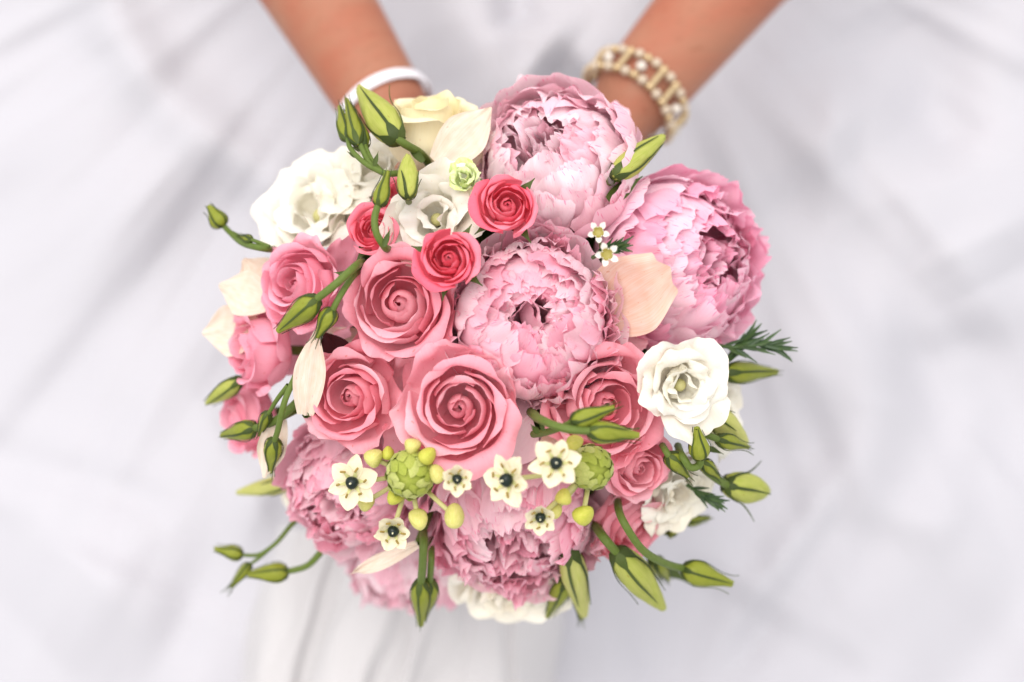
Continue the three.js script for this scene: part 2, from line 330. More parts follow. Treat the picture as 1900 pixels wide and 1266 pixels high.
{ // gathered cloth tails under the bouquet
  const t = thing('gathered_cloth', 'gathered off-white cloth hanging in vertical folds below the bouquet', 'cloth', at(760, 1060, -0.19));
  const cl = new THREE.MeshPhysicalMaterial({ color: new THREE.Color(0.62, 0.605, 0.61), bumpMap: dressTex, bumpScale: 0.0003, roughness: 0.9, side: THREE.DoubleSide });
  const band = (name, x0, x1, y0, bx0, bx1, y1, z0, z1, n, amp, s) => worldPart(name, grid(120, 50, (a, b) => {
    const e = b ** 1.1, px = lerp(lerp(x0, x1, a), lerp(bx0, bx1, a), e) + 10 * n2(a * 4 + s, b * 2) + Math.sin(b * 1.6 + s) * 10, py = lerp(y0, y1, b) + 14 * n2(a * 3 + s, 5) * (b < 0.05 ? 1 : 1);
    const ph = a * n * Math.PI * 2 + s + 1.4 * n2(a * 2.5 + s, b * 1.2);
    const ed = 4 * a * (1 - a);
    const z = lerp(z0, z1, b) + (amp * (0.35 + 0.65 * b)) * (Math.sin(ph) + 0.35 * Math.sin(ph * 2.3 + 1)) * (0.6 + 0.4 * n2(a * 5, s)) - 0.16 * (1 - ed) ** 4 * (0.4 + b);
    const p = at(px, py, z); return [p.x, p.y, p.z, a * 0.3, b * 0.25];
  }, true), cl, t);
  band('front_fold', 620, 1030, 1000, 430, 1040, 1440, -0.245, -0.285, 4.4, 0.009, 1.2);
  band('side_fold', 520, 760, 980, 380, 700, 1450, -0.275, -0.315, 1.7, 0.006, 4.0);
}

// ---------------------------------------------------------------- bracelets
{
  const w = armR.P.wr, axis = w.clone().sub(armR.P.mid).normalize(), c0 = w.clone().addScaledVector(axis, 0.003);
  const t = thing('bracelet', 'gold and pearl bracelet of two bead strands round the wrist at the right', 'bracelet', c0, axis);
  const pearl = new THREE.MeshPhysicalMaterial({ color: new THREE.Color(0.55, 0.45, 0.33), roughness: 0.3, clearcoat: 0.6, clearcoatRoughness: 0.2 });
  const gold = new THREE.MeshStandardMaterial({ color: new THREE.Color(0.62, 0.47, 0.27), roughness: 0.3, metalness: 0.8 });
  const crystal = new THREE.MeshPhysicalMaterial({ color: new THREE.Color(0.66, 0.60, 0.52), roughness: 0.12, clearcoat: 1 });
  const bead = new THREE.SphereGeometry(0.0030, 12, 9), big = new THREE.IcosahedronGeometry(0.0033, 1), N = 34, R = 0.0308;
  for (let i = 0; i < N; i++) {
    const q = i / N * Math.PI * 2, wob = 0.001 * Math.sin(q * 3);
    for (const y of [-0.0072, 0.0072]) { const b = part('bead', bead, i % 2 ? pearl : gold, t); b.position.set(Math.cos(q) * R, y + wob, Math.sin(q) * R); if (i % 2 === 0) b.scale.setScalar(0.9); }
    if (i % 4 === 0) {
      const bar = part('crossbar', new THREE.CapsuleGeometry(0.0021, 0.012, 4, 8), gold, t); bar.position.set(Math.cos(q) * R, wob, Math.sin(q) * R);
    } else if (i % 4 === 2) { const b = part('crystal', big, crystal, t); b.position.set(Math.cos(q) * R, wob, Math.sin(q) * R); }
  }
  for (const y of [-0.0072, 0.0072]) { const wire = part('wire', new THREE.TorusGeometry(R, 0.0007, 6, 60).rotateX(Math.PI / 2).translate(0, y, 0), gold, t); }
}
{
  const w = armL.P.wr, axis = w.clone().sub(armL.P.mid).normalize();
  const t = thing('bangle', 'plain glossy white satin band round the wrist at the left', 'bracelet', w.clone().addScaledVector(axis, 0.002), axis);
  const satin = new THREE.MeshPhysicalMaterial({ color: new THREE.Color(0.84, 0.83, 0.87), roughness: 0.3, clearcoat: 0.3, side: THREE.DoubleSide });
  part('band', grid(64, 12, (a, b) => { const q = a * Math.PI * 2, k = b * Math.PI * 2, r = 0.0286 + 0.0011 * Math.cos(k); return [Math.cos(q) * r, 0.0036 * Math.sin(k) + 0.003 * Math.sin(q + 1), Math.sin(q) * r]; }, true), satin, t);
}

// ---------------------------------------------------------------- flowers
function stemTo(t, from, r, name = 'stem') { // the flower's own stem, back to where all stems are bound
  const dir = V3(0, -1, 0).applyQuaternion(t.quaternion), a = from, j = V3((n2(a.x * 90, a.y * 90)) * 0.012, n2(a.y * 90, 4) * 0.012, 0);
  worldPart(name, tube([a, a.clone().addScaledVector(dir, 0.02), a.clone().lerp(tip, 0.7).addScaledVector(BACK, -0.01).add(j), handleA.clone().add(j), handleB.clone().add(j)], r, r, 7, 16), M.stem[0], t);
}
const outward = (px, py, k = 1) => { const x = (px - CX) / 570 * k, y = -(py - CY) / 570 * k, r2 = Math.min(0.9, x * x + y * y); return towards(x, y, Math.sqrt(1 - r2)); };

function rose(name, label, px, py, rpx, o = {}) {
  const { mats = M.rose, dz = 0, dir = outward(px, py), n = 15, roll = 0, s = 1, hk = 1.15, lip = 0.24, group, guard = 5, guardPhi = 0, category = 'rose', sepals = 0, core = 0.14 } = o;
  const r = rng(s * 991 + 17), z = dome(px, py) + dz, R = rpx * scaleAt(z), H = R * hk;
  const pos = at(px, py, z).addScaledVector(dir, -H * 0.86), t = thing(name, label, category, pos, dir, roll, group);
  let ph = r() * 6;
  for (let i = 0; i < n; i++) {
    const nb = 5, k = i / (n - 1), j = clamp((i - nb) / (n - 1 - nb), 0, 1), budding = i < nb;
    const rt = R * (budding ? core * (0.35 + 0.65 * (i + 0.5) / nb) * 1.6 + 0.02 : lerp(core * 1.6 + 0.13, 0.86, j ** 0.95)) * (1 + (r() - 0.5) * 0.1);
    const lp = R * lip * (budding ? 0.03 : 0.06 + 0.95 * j ** 1.5) * (0.7 + r() * 0.6), hi = H * (budding ? 0.76 + 0.025 * i : lerp(1.03, 0.84, j ** 1.2)) * (1 + (r() - 0.5) * 0.06);
    ph += 2.4 + (r() - 0.5) * 0.5;
    const A = (budding ? 1.8 : lerp(1.45, 1.1, j)) * (0.92 + r() * 0.16), inw = budding ? lerp(0.06, 0.84, (i / nb) ** 0.8) : lerp(0.9, 0.98, j);
    const mer = [[0.04 * R, 0], [rt * 0.75 + 0.03 * R, hi * 0.2], [rt * 1.08 + 0.02 * R, hi * 0.52], [rt * lerp(1.02, 1.02, k), hi * 0.8], [rt * inw + lp * 0.35, hi * 0.955], [rt * inw + lp * 0.8, hi], [rt * inw + lp * 1.25, hi - lp * 0.32]];
    part('petal', petal({ turn: true, phi: ph, mer, A, spiral: lerp(0.22, 0.085, k), round: lerp(0.06, 0.15, k), pw: 1.5 + r() * 1.6, nz: R * lerp(0.02, 0.06, k), curl: R * lerp(0.0, 0.55, k) * (r() * 0.9), lipN: R * 0.12 * k, ruf: R * 0.012 * k, rf: 1.8, notch: 0.008, nf: 1.4, nu: 20, nv: 16, s: s + i * 0.37 }), pick(mats, r), t);
  }
  for (let i = 0; i < guard; i++) { // big reflexed outer petals
    const q = guardPhi + i / guard * 6.2832 + (r() - 0.5) * 0.3, g = R * (0.94 + 0.1 * r());
    part('petal', petal({ phi: q, mer: [[0.05 * R, 0], [g * 0.75, H * 0.15], [g * 0.98, H * 0.36], [g * 1.06, H * 0.52], [g * 1.16, H * 0.6], [g * 1.27, H * 0.55]], W: R * 1.5, cup: R * 1.5, flat: 0.7, base: 0.4, wide: 0.7, round: 0.25, nz: R * 0.1, curl: -R * 0.25, nu: 18, nv: 16, s: s + i * 3.1 }), pick(mats, r), t);
  }
  for (let i = 0; i < sepals; i++) {
    const q = i / sepals * 6.283 + r();
    part('sepal', petal({ phi: q, mer: [[0.05 * R, 0], [R * 0.5, -R * 0.02], [R * 0.95, R * 0.25], [R * 1.36, R * 0.2]], W: R * 0.6, taper: 0.95, wide: 0.35, base: 0.6, cup: R, round: 0, nu: 6, nv: 10, s: s + i }), M.sepal[1], t);
  }
  extras(t, o.extra, mats, s);
  stemTo(t, pos, 0.0026);
  return t;
}
function peony(name, label, px, py, rpx, o = {}) {
  const { mats = M.peony, dz = 0, dir = outward(px, py), n = 120, roll = 0, s = 1, ky = 0.86, guard = 8, open = 0.1, guardTip = 72, peel = 0.16, group, notch = 0.15, guardW = 1.15, wide0 = 0.62, wide1 = 0.5, th0 = 84, th1 = 10, pow = 0.72, hole = 0, shrink = 0.25, up = 50, upR = 0.6, lean = 0.18 } = o;
  const r = rng(s * 577 + 5), z = dome(px, py) + dz, R = rpx * scaleAt(z), c = at(px, py, z - R * 0.85), pos = c.clone().addScaledVector(dir, -R * ky * 0.95), t = thing(name, label, 'peony', pos, dir, roll, group);
  const arc = (Rl, th0, th1, pl) => { const p = []; for (let k = 0; k <= 7; k++) { const f = k / 7, th = rad(lerp(th0, th1, f)), e = 1 + pl * f ** 3; p.push([Math.max(0.03 * R, Rl * Math.sin(th) * e), R * ky * 0.95 + Rl * ky * Math.cos(th) * e]); } return p; };
  for (let i = 0; i < guard; i++) {
    const tp = guardTip + (r() - 0.5) * 26;
    part('petal', petal({ phi: i * 2.4 + r() * 0.4, mer: arc(R * (1.0 + 0.03 * r()), 165, tp, 0.08 + r() * 0.1), W: R * guardW * (0.85 + r() * 0.3), cup: R * 0.9, base: 0.3, wide: 0.6, taper: 0.2, round: 0.22, notch: 0.05, nf: 3, nz: R * 0.05, ruf: R * 0.015, nu: 18, nv: 16, s: s + i * 1.7 }), pick(mats === M.lilacPeony ? mats : M.palePeony, r), t);
  }
  for (let i = 0; i < n; i++) {
    const k = i / (n - 1), tp = lerp(th0, th1, k ** pow) + (r() - 0.5) * 16, Rl = R * lerp(0.98, 0.98 - shrink, k) * (0.94 + r() * 0.1), W = R * lerp(wide0, wide1, k) * (0.7 + r() * 0.6);
    part('petal', petal({ phi: i * 2.39996 + (r() - 0.5) * 0.7, mer: arc(Rl, tp + 62 + r() * 15, tp, (r() - 0.25) * peel * 1.6 - hole * k), W, cup: W * (0.55 + r() * 0.7), flat: 1, base: 0.3, wide: 0.75, taper: 0.12 + 0.25 * r(), round: 0.14 + 0.14 * r(), pw: 2.2, notch: notch * (0.6 + r() * 0.8), nf: 2.2 + r() * 1.6, ruf: R * (0.012 + 0.035 * r()), rf: 1.6 + r() * 2, nz: R * 0.075, lipN: R * 0.13, tilt: (r() - 0.5) * 1.1, nu: 16, nv: 12, s: s * 3 + i * 0.61 }), pick(mats, r), t);
  }
  for (let i = 0; i < up; i++) { // petals that stand on end round the heart
    const k = Math.sqrt((i + 0.4) / up), ro = upR * R * k, top = R * ky * (0.95 + 0.93 * Math.sqrt(1 - (k * upR) ** 2)) * (0.93 + r() * 0.11), ln = (r() - 0.42) * lean * 2 * R, W = R * wide1 * lerp(1.1, 0.75, k) * (0.7 + r() * 0.6);
    const mer = [[ro * 0.45, top * 0.3], [ro * 0.95 + R * 0.02, top * 0.6], [ro * 1.0 + ln * 0.25, top * 0.82], [Math.max(0.02 * R, ro + ln * 0.8), top * (0.985 - Math.abs(ln) / R * 0.25)]];
    part('petal', petal({ phi: i * 2.39996 + (r() - 0.5) * 1.2, mer, W, cup: W * (0.35 + r() * 0.6), flat: 0.5, base: 0.4, wide: 0.75, taper: 0.1 + 0.2 * r(), round: 0.12 + 0.12 * r(), pw: 2.2, notch: notch * (0.5 + r() * 0.7), nf: 2 + r() * 1.5, ruf: R * (0.015 + 0.035 * r()), rf: 1.2 + r() * 1.8, nz: R * 0.09, tilt: (r() - 0.5) * 0.8, nu: 16, nv: 12, s: s * 7 + i * 0.53 }), pick(mats, r), t);
  }
  extras(t, o.extra, mats, s);
  stemTo(t, pos, 0.0034);
  return t;
}
function lisianthus(name, label, px, py, rpx, o = {}) {
  const { mats = M.white, dz = 0, dir = outward(px, py), roll = 0, s = 1, n = 11, hk = 1.0, spread = 1, group, ruf = 0.06, category = 'lisianthus' } = o;
  const r = rng(s * 313 + 3), z = dome(px, py) + dz, R = rpx * scaleAt(z), H = R * hk, pos = at(px, py, z).addScaledVector(dir, -H * 0.8), t = thing(name, label, category, pos, dir, roll, group);
  for (let i = 0; i < n; i++) {
    const k = i / (n - 1), ph = i * 2.39996 + (r() - 0.5) * 0.5, q = k ** 0.9;
    const e = R * lerp(0.18, 1.04 * spread, q) * (0.9 + 0.2 * r()), hi = H * lerp(0.88, 0.80, q) * (0.93 + r() * 0.14);
    const mer = [[0.05 * R, 0], [R * lerp(0.16, 0.36, q), H * 0.25], [R * lerp(0.2, 0.62, q), H * 0.52], [lerp(R * 0.2, e * 0.86, q), hi * 0.88], [e, hi * lerp(1, 0.96, q)], [e * 1.06, hi * lerp(1.05, 0.86, q)]];
    part('petal', petal({ phi: ph, mer, W: R * lerp(0.8, 1.5, q) * (0.85 + r() * 0.3), cup: R * lerp(0.34, 1.0, q), flat: 0.5, base: 0.3, wide: 0.75, taper: 0.08, round: 0.2, pw: 2.4, notch: 0.025, nf: 3.5, ruf: R * ruf * (0.5 + r()), rf: 1.2 + r() * 1.6, nz: R * 0.12, tilt: (r() - 0.5) * 0.5, nu: 24, nv: 14, s: s * 5 + i * 0.83 }), pick(mats, r), t);
  }
  part('stigma', new THREE.SphereGeometry(R * 0.13, 12, 9).translate(0, H * 0.42, 0), M.paleStem, t);
  stemTo(t, pos, 0.0024);
  return t;
}
// a long sheet petal between two places of the photograph, as orchid petals show between the flowers
function tepalGeo(L, W, s, o = {}) {
  const { bend = 0.28, cup = 0.7, tipSharp = 0.72, nz = 0.06, keel = 0.03, round = 0.2 } = o;
  return petal({ mer: [[0, 0], [L * bend * 0.35, L * 0.3], [L * bend * 0.6, L * 0.6], [L * bend * 0.55, L * 0.85], [L * bend * 0.3, L]], W, cup: W * cup, base: 0.45, wide: 0.5, taper: tipSharp, round, pw: 2.4, curl: L * 0.06, nz: L * nz, ruf: L * 0.008, keel: -L * keel, nu: 18, nv: 18, s });
}
// t +y runs from a to b, and the petal's inner face looks along 'face'
function orient(m, parent, a, b, face) {
  const y = b.clone().sub(a).normalize(), x = face.clone().addScaledVector(y, -face.dot(y)).normalize().negate(), z = V3().crossVectors(x, y);
  const w = new THREE.Matrix4().makeBasis(x, y, z).setPosition(a);
  parent.updateMatrixWorld(true); m.applyMatrix4 ? 0 : 0;
  const l = parent.matrixWorld.clone().invert().multiply(w); l.decompose(m.position, m.quaternion, m.scale);
}
function orchid(label, list, group) { // list: [[px,py,z] base, [px,py,z] tip, width px, material, options, name]
  const first = list[0][0], pos = at(...first), t = thing('orchid', label, 'orchid', pos, V3(0, 1, 0));
  list.forEach(([a, b, w, m, o = {}, name = 'petal'], i) => {
    const A = at(...a), B = at(...b), L = A.distanceTo(B), g = tepalGeo(L, w * scaleAt(a[2]), first[0] + i, o), p = part(name, g, m, t);
    orient(p, t, A, B, o.face ?? BACK);
  });
  t.quaternion.identity();
  worldPart('stem', tube([pos, pos.clone().lerp(tip, 0.5).addScaledVector(BACK, -0.015), handleA], 0.002, 0.002, 7, 14), M.stem[0], t);
  return t;
}
// lisianthus buds
const profiles = { tight: [[0.04, -0.03], [0.4, 0], [0.8, 0.09], [1, 0.26], [0.88, 0.46], [0.58, 0.68], [0.36, 0.88], [0.26, 1]], plump: [[0.04, -0.03], [0.4, 0], [0.78, 0.1], [1, 0.34], [0.95, 0.55], [0.7, 0.78], [0.38, 0.94], [0.2, 1]], long: [[0.04, -0.02], [0.42, 0], [0.76, 0.1], [1, 0.3], [0.9, 0.5], [0.64, 0.74], [0.37, 0.93], [0.25, 1]] };
function bud(parent, a, b, wpx, o = {}) {
  const { kind = 'tight', body = M.budBody, s = 1, cover = 1, flare = 0.25, ns = 5, long = 1.0, sw = 1, name = 'bud' } = o;
  const A = at(...a), B = at(...b), L = A.distanceTo(B), R = wpx / 2 * scaleAt(a[2]), r = rng(s * 71 + 9), pr = spline(profiles[kind].map(([x, y]) => [x * R, y * L]));
  const seam = (u, v) => { const f = (3 * u + 1.15 * v + s) % 1; return f < 0.1 ? f / 0.1 : (1 - f) / 0.9; };
  const g = grid(48, 22, (u, v) => { const [rr, y] = pr(v), q = u * 6.2832, k = rr * (0.96 + (0.03 + 0.11 * v) * seam(u, v) + 0.02 * n2(u * 5, v * 4 + s)); return [Math.cos(q) * k, y + (v > 0.97 ? 0.03 * L * n2(u * 9, s) : 0), Math.sin(q) * k, u * 2, v]; }, true);
  const cap = grid(10, 3, (u, v) => { const [rr, y] = pr(1), q = u * 6.2832, k = rr * (1 - v * 0.98); return [Math.cos(q) * k, y - 0.05 * L * v, Math.sin(q) * k, u, v]; }, true);
  const m = part(name, mergeGeometries([g, cap]), body, parent);
  orient(m, parent, A, B, BACK);
  for (let i = 0; i < ns; i++) {
    const q0 = i / ns * 6.2832 + s, end = cover * (0.9 + r() * 0.2), fl = flare * (0.2 + r() * 1.1), bendy = (r() - 0.5) * 0.3, free = 0.55 * cover;
    const sep = grid(4, 14, (u, v) => {
      const tt = v * end, [rr, y] = pr(Math.min(1, tt)), over = Math.max(0, tt - free) / (end - free + 1e-6);
      const k = rr * 1.05 + R * fl * over ** 2 + 0.0002, w = sw * lerp(Math.max(0.8 * rr, 0.0004), 0.0006, sstep(v, 0, 0.22)) * (1 - 0.75 * v ** 3), e = u * 2 - 1, q = q0 + bendy * over + 0.15 * v;
      const x = k + (1 - Math.abs(e)) * 0.00035, yy = y + Math.max(0, tt - 1) * L * long;
      return [Math.cos(q) * x - Math.sin(q) * e * w, yy, Math.sin(q) * x + Math.cos(q) * e * w, u, v];
    });
    part('sepal', sep, M.sepal[i % 2], m);
  }
  return m;
}
function budStem(label, stems, buds, o = {}) {
  const first = stems[0][0][0], pos = at(...first), t = thing('lisianthus_bud_stem', label, 'flower bud', pos);
  stems.forEach(([pts, r0, r1], i) => worldPart('stem', tube(pts.map((p) => at(...p)), r0 * 0.66 * K, (r1 ?? r0) * 0.66 * K, 8, pts.length * 6), M.stem[1], t));
  buds.forEach(([a, b, w, bo = {}], i) => bud(t, a, b, w, { s: first[0] * 0.13 + i * 1.7, ...bo }));
  for (const [a, b, w] of o.leaves ?? []) {
    const A = at(...a), B = at(...b), L = A.distanceTo(B), l = part('leaf', petal({ mer: [[0, 0], [L * 0.08, L * 0.4], [L * 0.03, L]], W: w * K, cup: w * K * 0.8, base: 0.5, wide: 0.35, taper: 0.95, round: 0, nu: 6, nv: 10 }), M.sepal[1], t);
    orient(l, t, A, B, BACK);
  }
  return t;
}

// peonies
peony('peony', 'full pink peony with ragged petal edges, facing the viewer in the middle of the bouquet', 985, 594, 166, { dz: 0.022, dir: towards(0.06, 0.14, 1), s: 11, n: 118, up: 26, upR: 0.4, lean: 0.24, guard: 11, guardTip: 76, notch: 0.15, th0: 86, th1: 9, pow: 0.78, wide0: 0.42, wide1: 0.8, ky: 0.8, peel: 0.2, guardW: 1.0 });
peony('peony', 'pale pink peony at the top of the bouquet, below the gap between the arms', 1030, 302, 158, { mats: M.palePeony, dz: 0.012, dir: towards(-0.28, 0.42, 1), extra: [[Z(1095, 335, -0.02), Z(1158, 186, -0.012), 90, { bend: 0.1 }], [Z(1000, 260, -0.05), Z(968, 138, -0.045), 64, { bend: 0.1 }]], s: 23, n: 56, up: 14, upR: 0.34, guard: 9, guardTip: 62, peel: 0.14, wide0: 0.9, wide1: 0.55, notch: 0.1, th0: 76, th1: 16 });
peony('peony', 'large lilac pink peony at the right edge, facing right below the green bud', 1258, 490, 170, { mats: M.lilacPeony, dz: 0.004, dir: towards(0.62, 0.10, 0.82), s: 31, n: 82, up: 16, upR: 0.36, guard: 9, guardTip: 66, peel: 0.24, wide0: 0.7, wide1: 0.55, notch: 0.12, th0: 74, th1: 16 });
peony('peony', 'pink peony at the lower left, behind the white star flower furthest left', 648, 905, 132, { dz: 0.002, dir: towards(-0.38, -0.46, 0.85), s: 43, n: 72, up: 14, upR: 0.36, th1: 16, guard: 8, guardTip: 72, notch: 0.12, wide0: 0.62, peel: 0.2 });
peony('peony', 'wide pink peony at the bottom, hung with white star flowers and yellow buds', 955, 960, 168, { dz: 0.006, dir: towards(0.02, -0.62, 0.8), s: 53, n: 82, up: 16, upR: 0.36, th1: 16, guard: 9, guardTip: 76, notch: 0.12, wide0: 0.6, peel: 0.22 });
peony('peony', 'soft blurred pink peony hanging lowest at the back, left of the paired hanging buds', 748, 1054, 112, { mats: M.palePeony, dz: -0.06, dir: towards(-0.2, -0.8, 0.5), s: 61, n: 40, up: 8, upR: 0.4, th1: 16, guard: 8 });

// garden roses
rose('rose', 'pink rose left of the centre peony, with a rounded closed heart and wide outer petals', 738, 560, 92, { dz: 0.014, dir: towards(-0.10, 0.10, 1), s: 3, roll: 0.4, n: 15, core: 0.2, lip: 0.26 });
rose('rose', 'pink rose on the left above two hanging green buds, lit mauve pink', 538, 524, 74, { mats: M.coolRose, dz: 0.018, hk: 1.35, dir: towards(-0.5, 0.1, 0.86), extra: [[Z(590, 570, -0.035), Z(652, 448, 0.002), 80], [Z(590, 560, -0.035), Z(662, 590, -0.002), 100]], s: 5, n: 15, guard: 5, guardPhi: 1.4 });
rose('rose', 'pink rose facing left at the left edge, beside two cream orchid petals', 450, 648, 70, { mats: M.coolRose, dz: 0.02, hk: 1.5, dir: towards(-0.82, 0.02, 0.56), extra: [[Z(470, 690, -0.03), Z(425, 570, 0.0), 70], [Z(480, 660, -0.035), Z(580, 640, -0.005), 100]], s: 7, n: 14, guard: 5, guardPhi: 2.6 });
rose('rose', 'half hidden pink rose at the left edge, lowest of the roses on that side', 432, 778, 62, { mats: M.coolRose, dz: 0.005, hk: 1.5, dir: towards(-0.85, -0.15, 0.5), s: 9, n: 14 });
rose('rose', 'pink rose with a tight spiral heart, right of the long cream orchid petal', 644, 738, 82, { dz: 0.016, dir: towards(-0.22, -0.06, 1), extra: [[Z(670, 770, -0.035), Z(690, 628, 0.0), 110], [Z(690, 770, -0.03), Z(748, 676, 0.010), 115]], s: 13, n: 15, guard: 5, guardPhi: 0.2 });
rose('rose', 'largest open pink rose, directly above the lime green bud cluster and star flowers', 850, 758, 100, { dz: 0.022, dir: towards(-0.02, -0.02, 1), extra: [[Z(830, 810, -0.03), Z(788, 648, 0.004), 120], [Z(800, 830, -0.03), Z(716, 812, 0.008), 100]], s: 15, n: 16, guard: 5, guardPhi: 2.9, core: 0.13, lip: 0.28 });
rose('rose', 'pink rose right of centre with two green buds lying across it', 1128, 752, 98, { dz: 0.006, dir: towards(0.20, 0.02, 1), extra: [[Z(1110, 780, -0.035), Z(1150, 652, -0.002), 110]], s: 17, n: 15, guard: 5, guardPhi: 1.5 });
rose('rose', 'smaller pink rose tucked low on the right, under the large white lisianthus', 1192, 872, 58, { dz: 0.006, hk: 1.3, dir: towards(0.42, -0.22, 0.9), s: 19, n: 14 });
rose('rose', 'blurred pink rose at the lower right edge, behind two hanging bud stems', 1185, 985, 76, { dz: -0.012, dir: towards(0.55, -0.5, 0.6), s: 21, n: 14 });
rose('spray_rose', 'small coral red rose below the pale peony, topmost of the three small open ones', 941, 378, 58, { guard: 0, mats: M.hot, dz: 0.024, dir: towards(-0.02, 0.16, 1), s: 25, n: 17, sepals: 4, lip: 0.22 });
rose('spray_rose', 'small coral red rose with a dark swirled heart, touching the top of the centre peony', 831, 478, 58, { guard: 0, mats: M.hot, dz: 0.03, dir: towards(-0.06, 0.06, 1), s: 27, n: 17, sepals: 4, core: 0.15 });
rose('spray_rose', 'small coral red rose crossed by a curved green bud stem', 690, 426, 48, { guard: 0, mats: M.hot, dz: 0.012, dir: towards(-0.2, 0.22, 1), s: 29, n: 17, sepals: 3 });
rose('spray_rose', 'small coral red rose mostly hidden behind the two upright green buds', 738, 362, 46, { guard: 0, mats: M.hot, dz: -0.006, dir: towards(-0.15, 0.5, 0.9), s: 33, n: 17 });
rose('yellow_rose', 'pale yellow rose seen from the side at the top, between bud and orchid petal', 802, 202, 90, { guard: 0, mats: M.yellow, dz: -0.002, dir: towards(0.04, 0.9, 0.34), s: 35, n: 13, hk: 1.6, lip: 0.34 });

// white lisianthus
lisianthus('lisianthus', 'white ruffled lisianthus between the small coral roses', 806, 398, 98, { dz: 0.004, dir: towards(-0.1, 0.2, 1), s: 2 });
lisianthus('lisianthus', 'white frilled lisianthus at the upper left edge of the bouquet', 580, 385, 122, { dz: -0.012, dir: towards(-0.35, 0.4, 0.8), s: 4, n: 11, ruf: 0.08, hk: 0.75 });
lisianthus('lisianthus', 'white wide-petalled lisianthus behind the three-bud green cluster', 684, 312, 98, { dz: -0.022, dir: towards(-0.3, 0.6, 0.7), s: 6, n: 10, hk: 0.75 });
lisianthus('lisianthus', 'large white lisianthus at the right, under the lilac peony', 1270, 722, 95, { dz: 0.026, dir: towards(0.22, -0.22, 1), s: 8, n: 13, hk: 0.85, ruf: 0.12 });
lisianthus('lisianthus', 'blurred white lisianthus at the far right, behind the pale green bud', 1345, 768, 76, { dz: -0.03, dir: towards(0.8, -0.1, 0.5), s: 10, n: 12 });
lisianthus('lisianthus', 'cream lisianthus at the lower right, beneath the small tucked pink rose', 1258, 915, 98, { mats: M.cream, dz: -0.016, dir: towards(0.55, -0.45, 0.6), s: 12, n: 14 });
lisianthus('lisianthus', 'blurred cream lisianthus hanging at the bottom, under the wide pink peony', 945, 1108, 112, { mats: M.cream, dz: -0.024, dir: towards(0, -0.75, 0.55), s: 14, n: 14 });
lisianthus('lisianthus', 'pale cream lisianthus peeping out at the lower left, left of the pink peony', 545, 900, 74, { mats: M.cream, dz: -0.05, dir: towards(-0.6, -0.45, 0.6), s: 16, n: 11 });
lisianthus('lisianthus', 'pale green half opened lisianthus beside the topmost small coral rose', 862, 325, 38, { mats: M.limePetal, dz: 0.012, dir: towards(-0.1, 0.5, 0.9), s: 18, n: 8, hk: 1.3 });

// orchids
orchid('cream orchid with two pointed petals standing out at the left edge', [[[500, 560, -0.05], [403, 528, -0.055], 95, M.orchid], [[480, 610, -0.06], [374, 618, -0.065], 105, M.orchid, { bend: 0.1 }], [[500, 540, -0.058], [450, 480, -0.06], 90, M.orchid]]);
orchid('cream orchid with one broad petal right of the yellow rose', [[[812, 305, -0.03], [912, 200, -0.028], 95, M.orchid, { bend: 0.15 }], [[830, 300, -0.045], [905, 250, -0.05], 80, M.orchid]]);
orchid('peach orchid petal pressed between the centre peony and the lilac peony', [[[1105, 592, -0.030], [1240, 502, 0.001], 160, M.peach, { bend: 0.12, cup: 0.9, tipSharp: 0.5, round: 0.1 }], [[1120, 610, -0.035], [1200, 640, -0.03], 110, M.rose[3], {}]]);
orchid('cream orchid with a dark burgundy lip between three pink roses', [[[566, 770, -0.016], [588, 610, -0.006], 66, M.orchid, { bend: -0.1, cup: 0.7 }], [[640, 690, -0.03], [602, 618, -0.028], 70, M.burgundy, { cup: 0.6 }, 'lip'], [[660, 680, -0.045], [610, 610, -0.04], 110, M.orchid]]);
orchid('cream orchid petal hanging at the left below the crossing bud stems', [[[520, 775, -0.03], [488, 888, -0.035], 60, M.orchid, { bend: 0.1 }]]);
orchid('slim curved cream orchid petal under the lowest star flower', [[[775, 1010, -0.045], [655, 1062, -0.06], 34, M.orchid, { bend: -0.25 }]]);
orchid('pale orchid petal behind the largest open rose, above the right star flowers', [[[930, 850, -0.022], [985, 775, -0.01], 110, M.palePeony ? M.peony[3] : 0, { bend: 0.08 }], [[1010, 860, -0.02], [1075, 795, -0.018], 90, M.peach, {}]]);

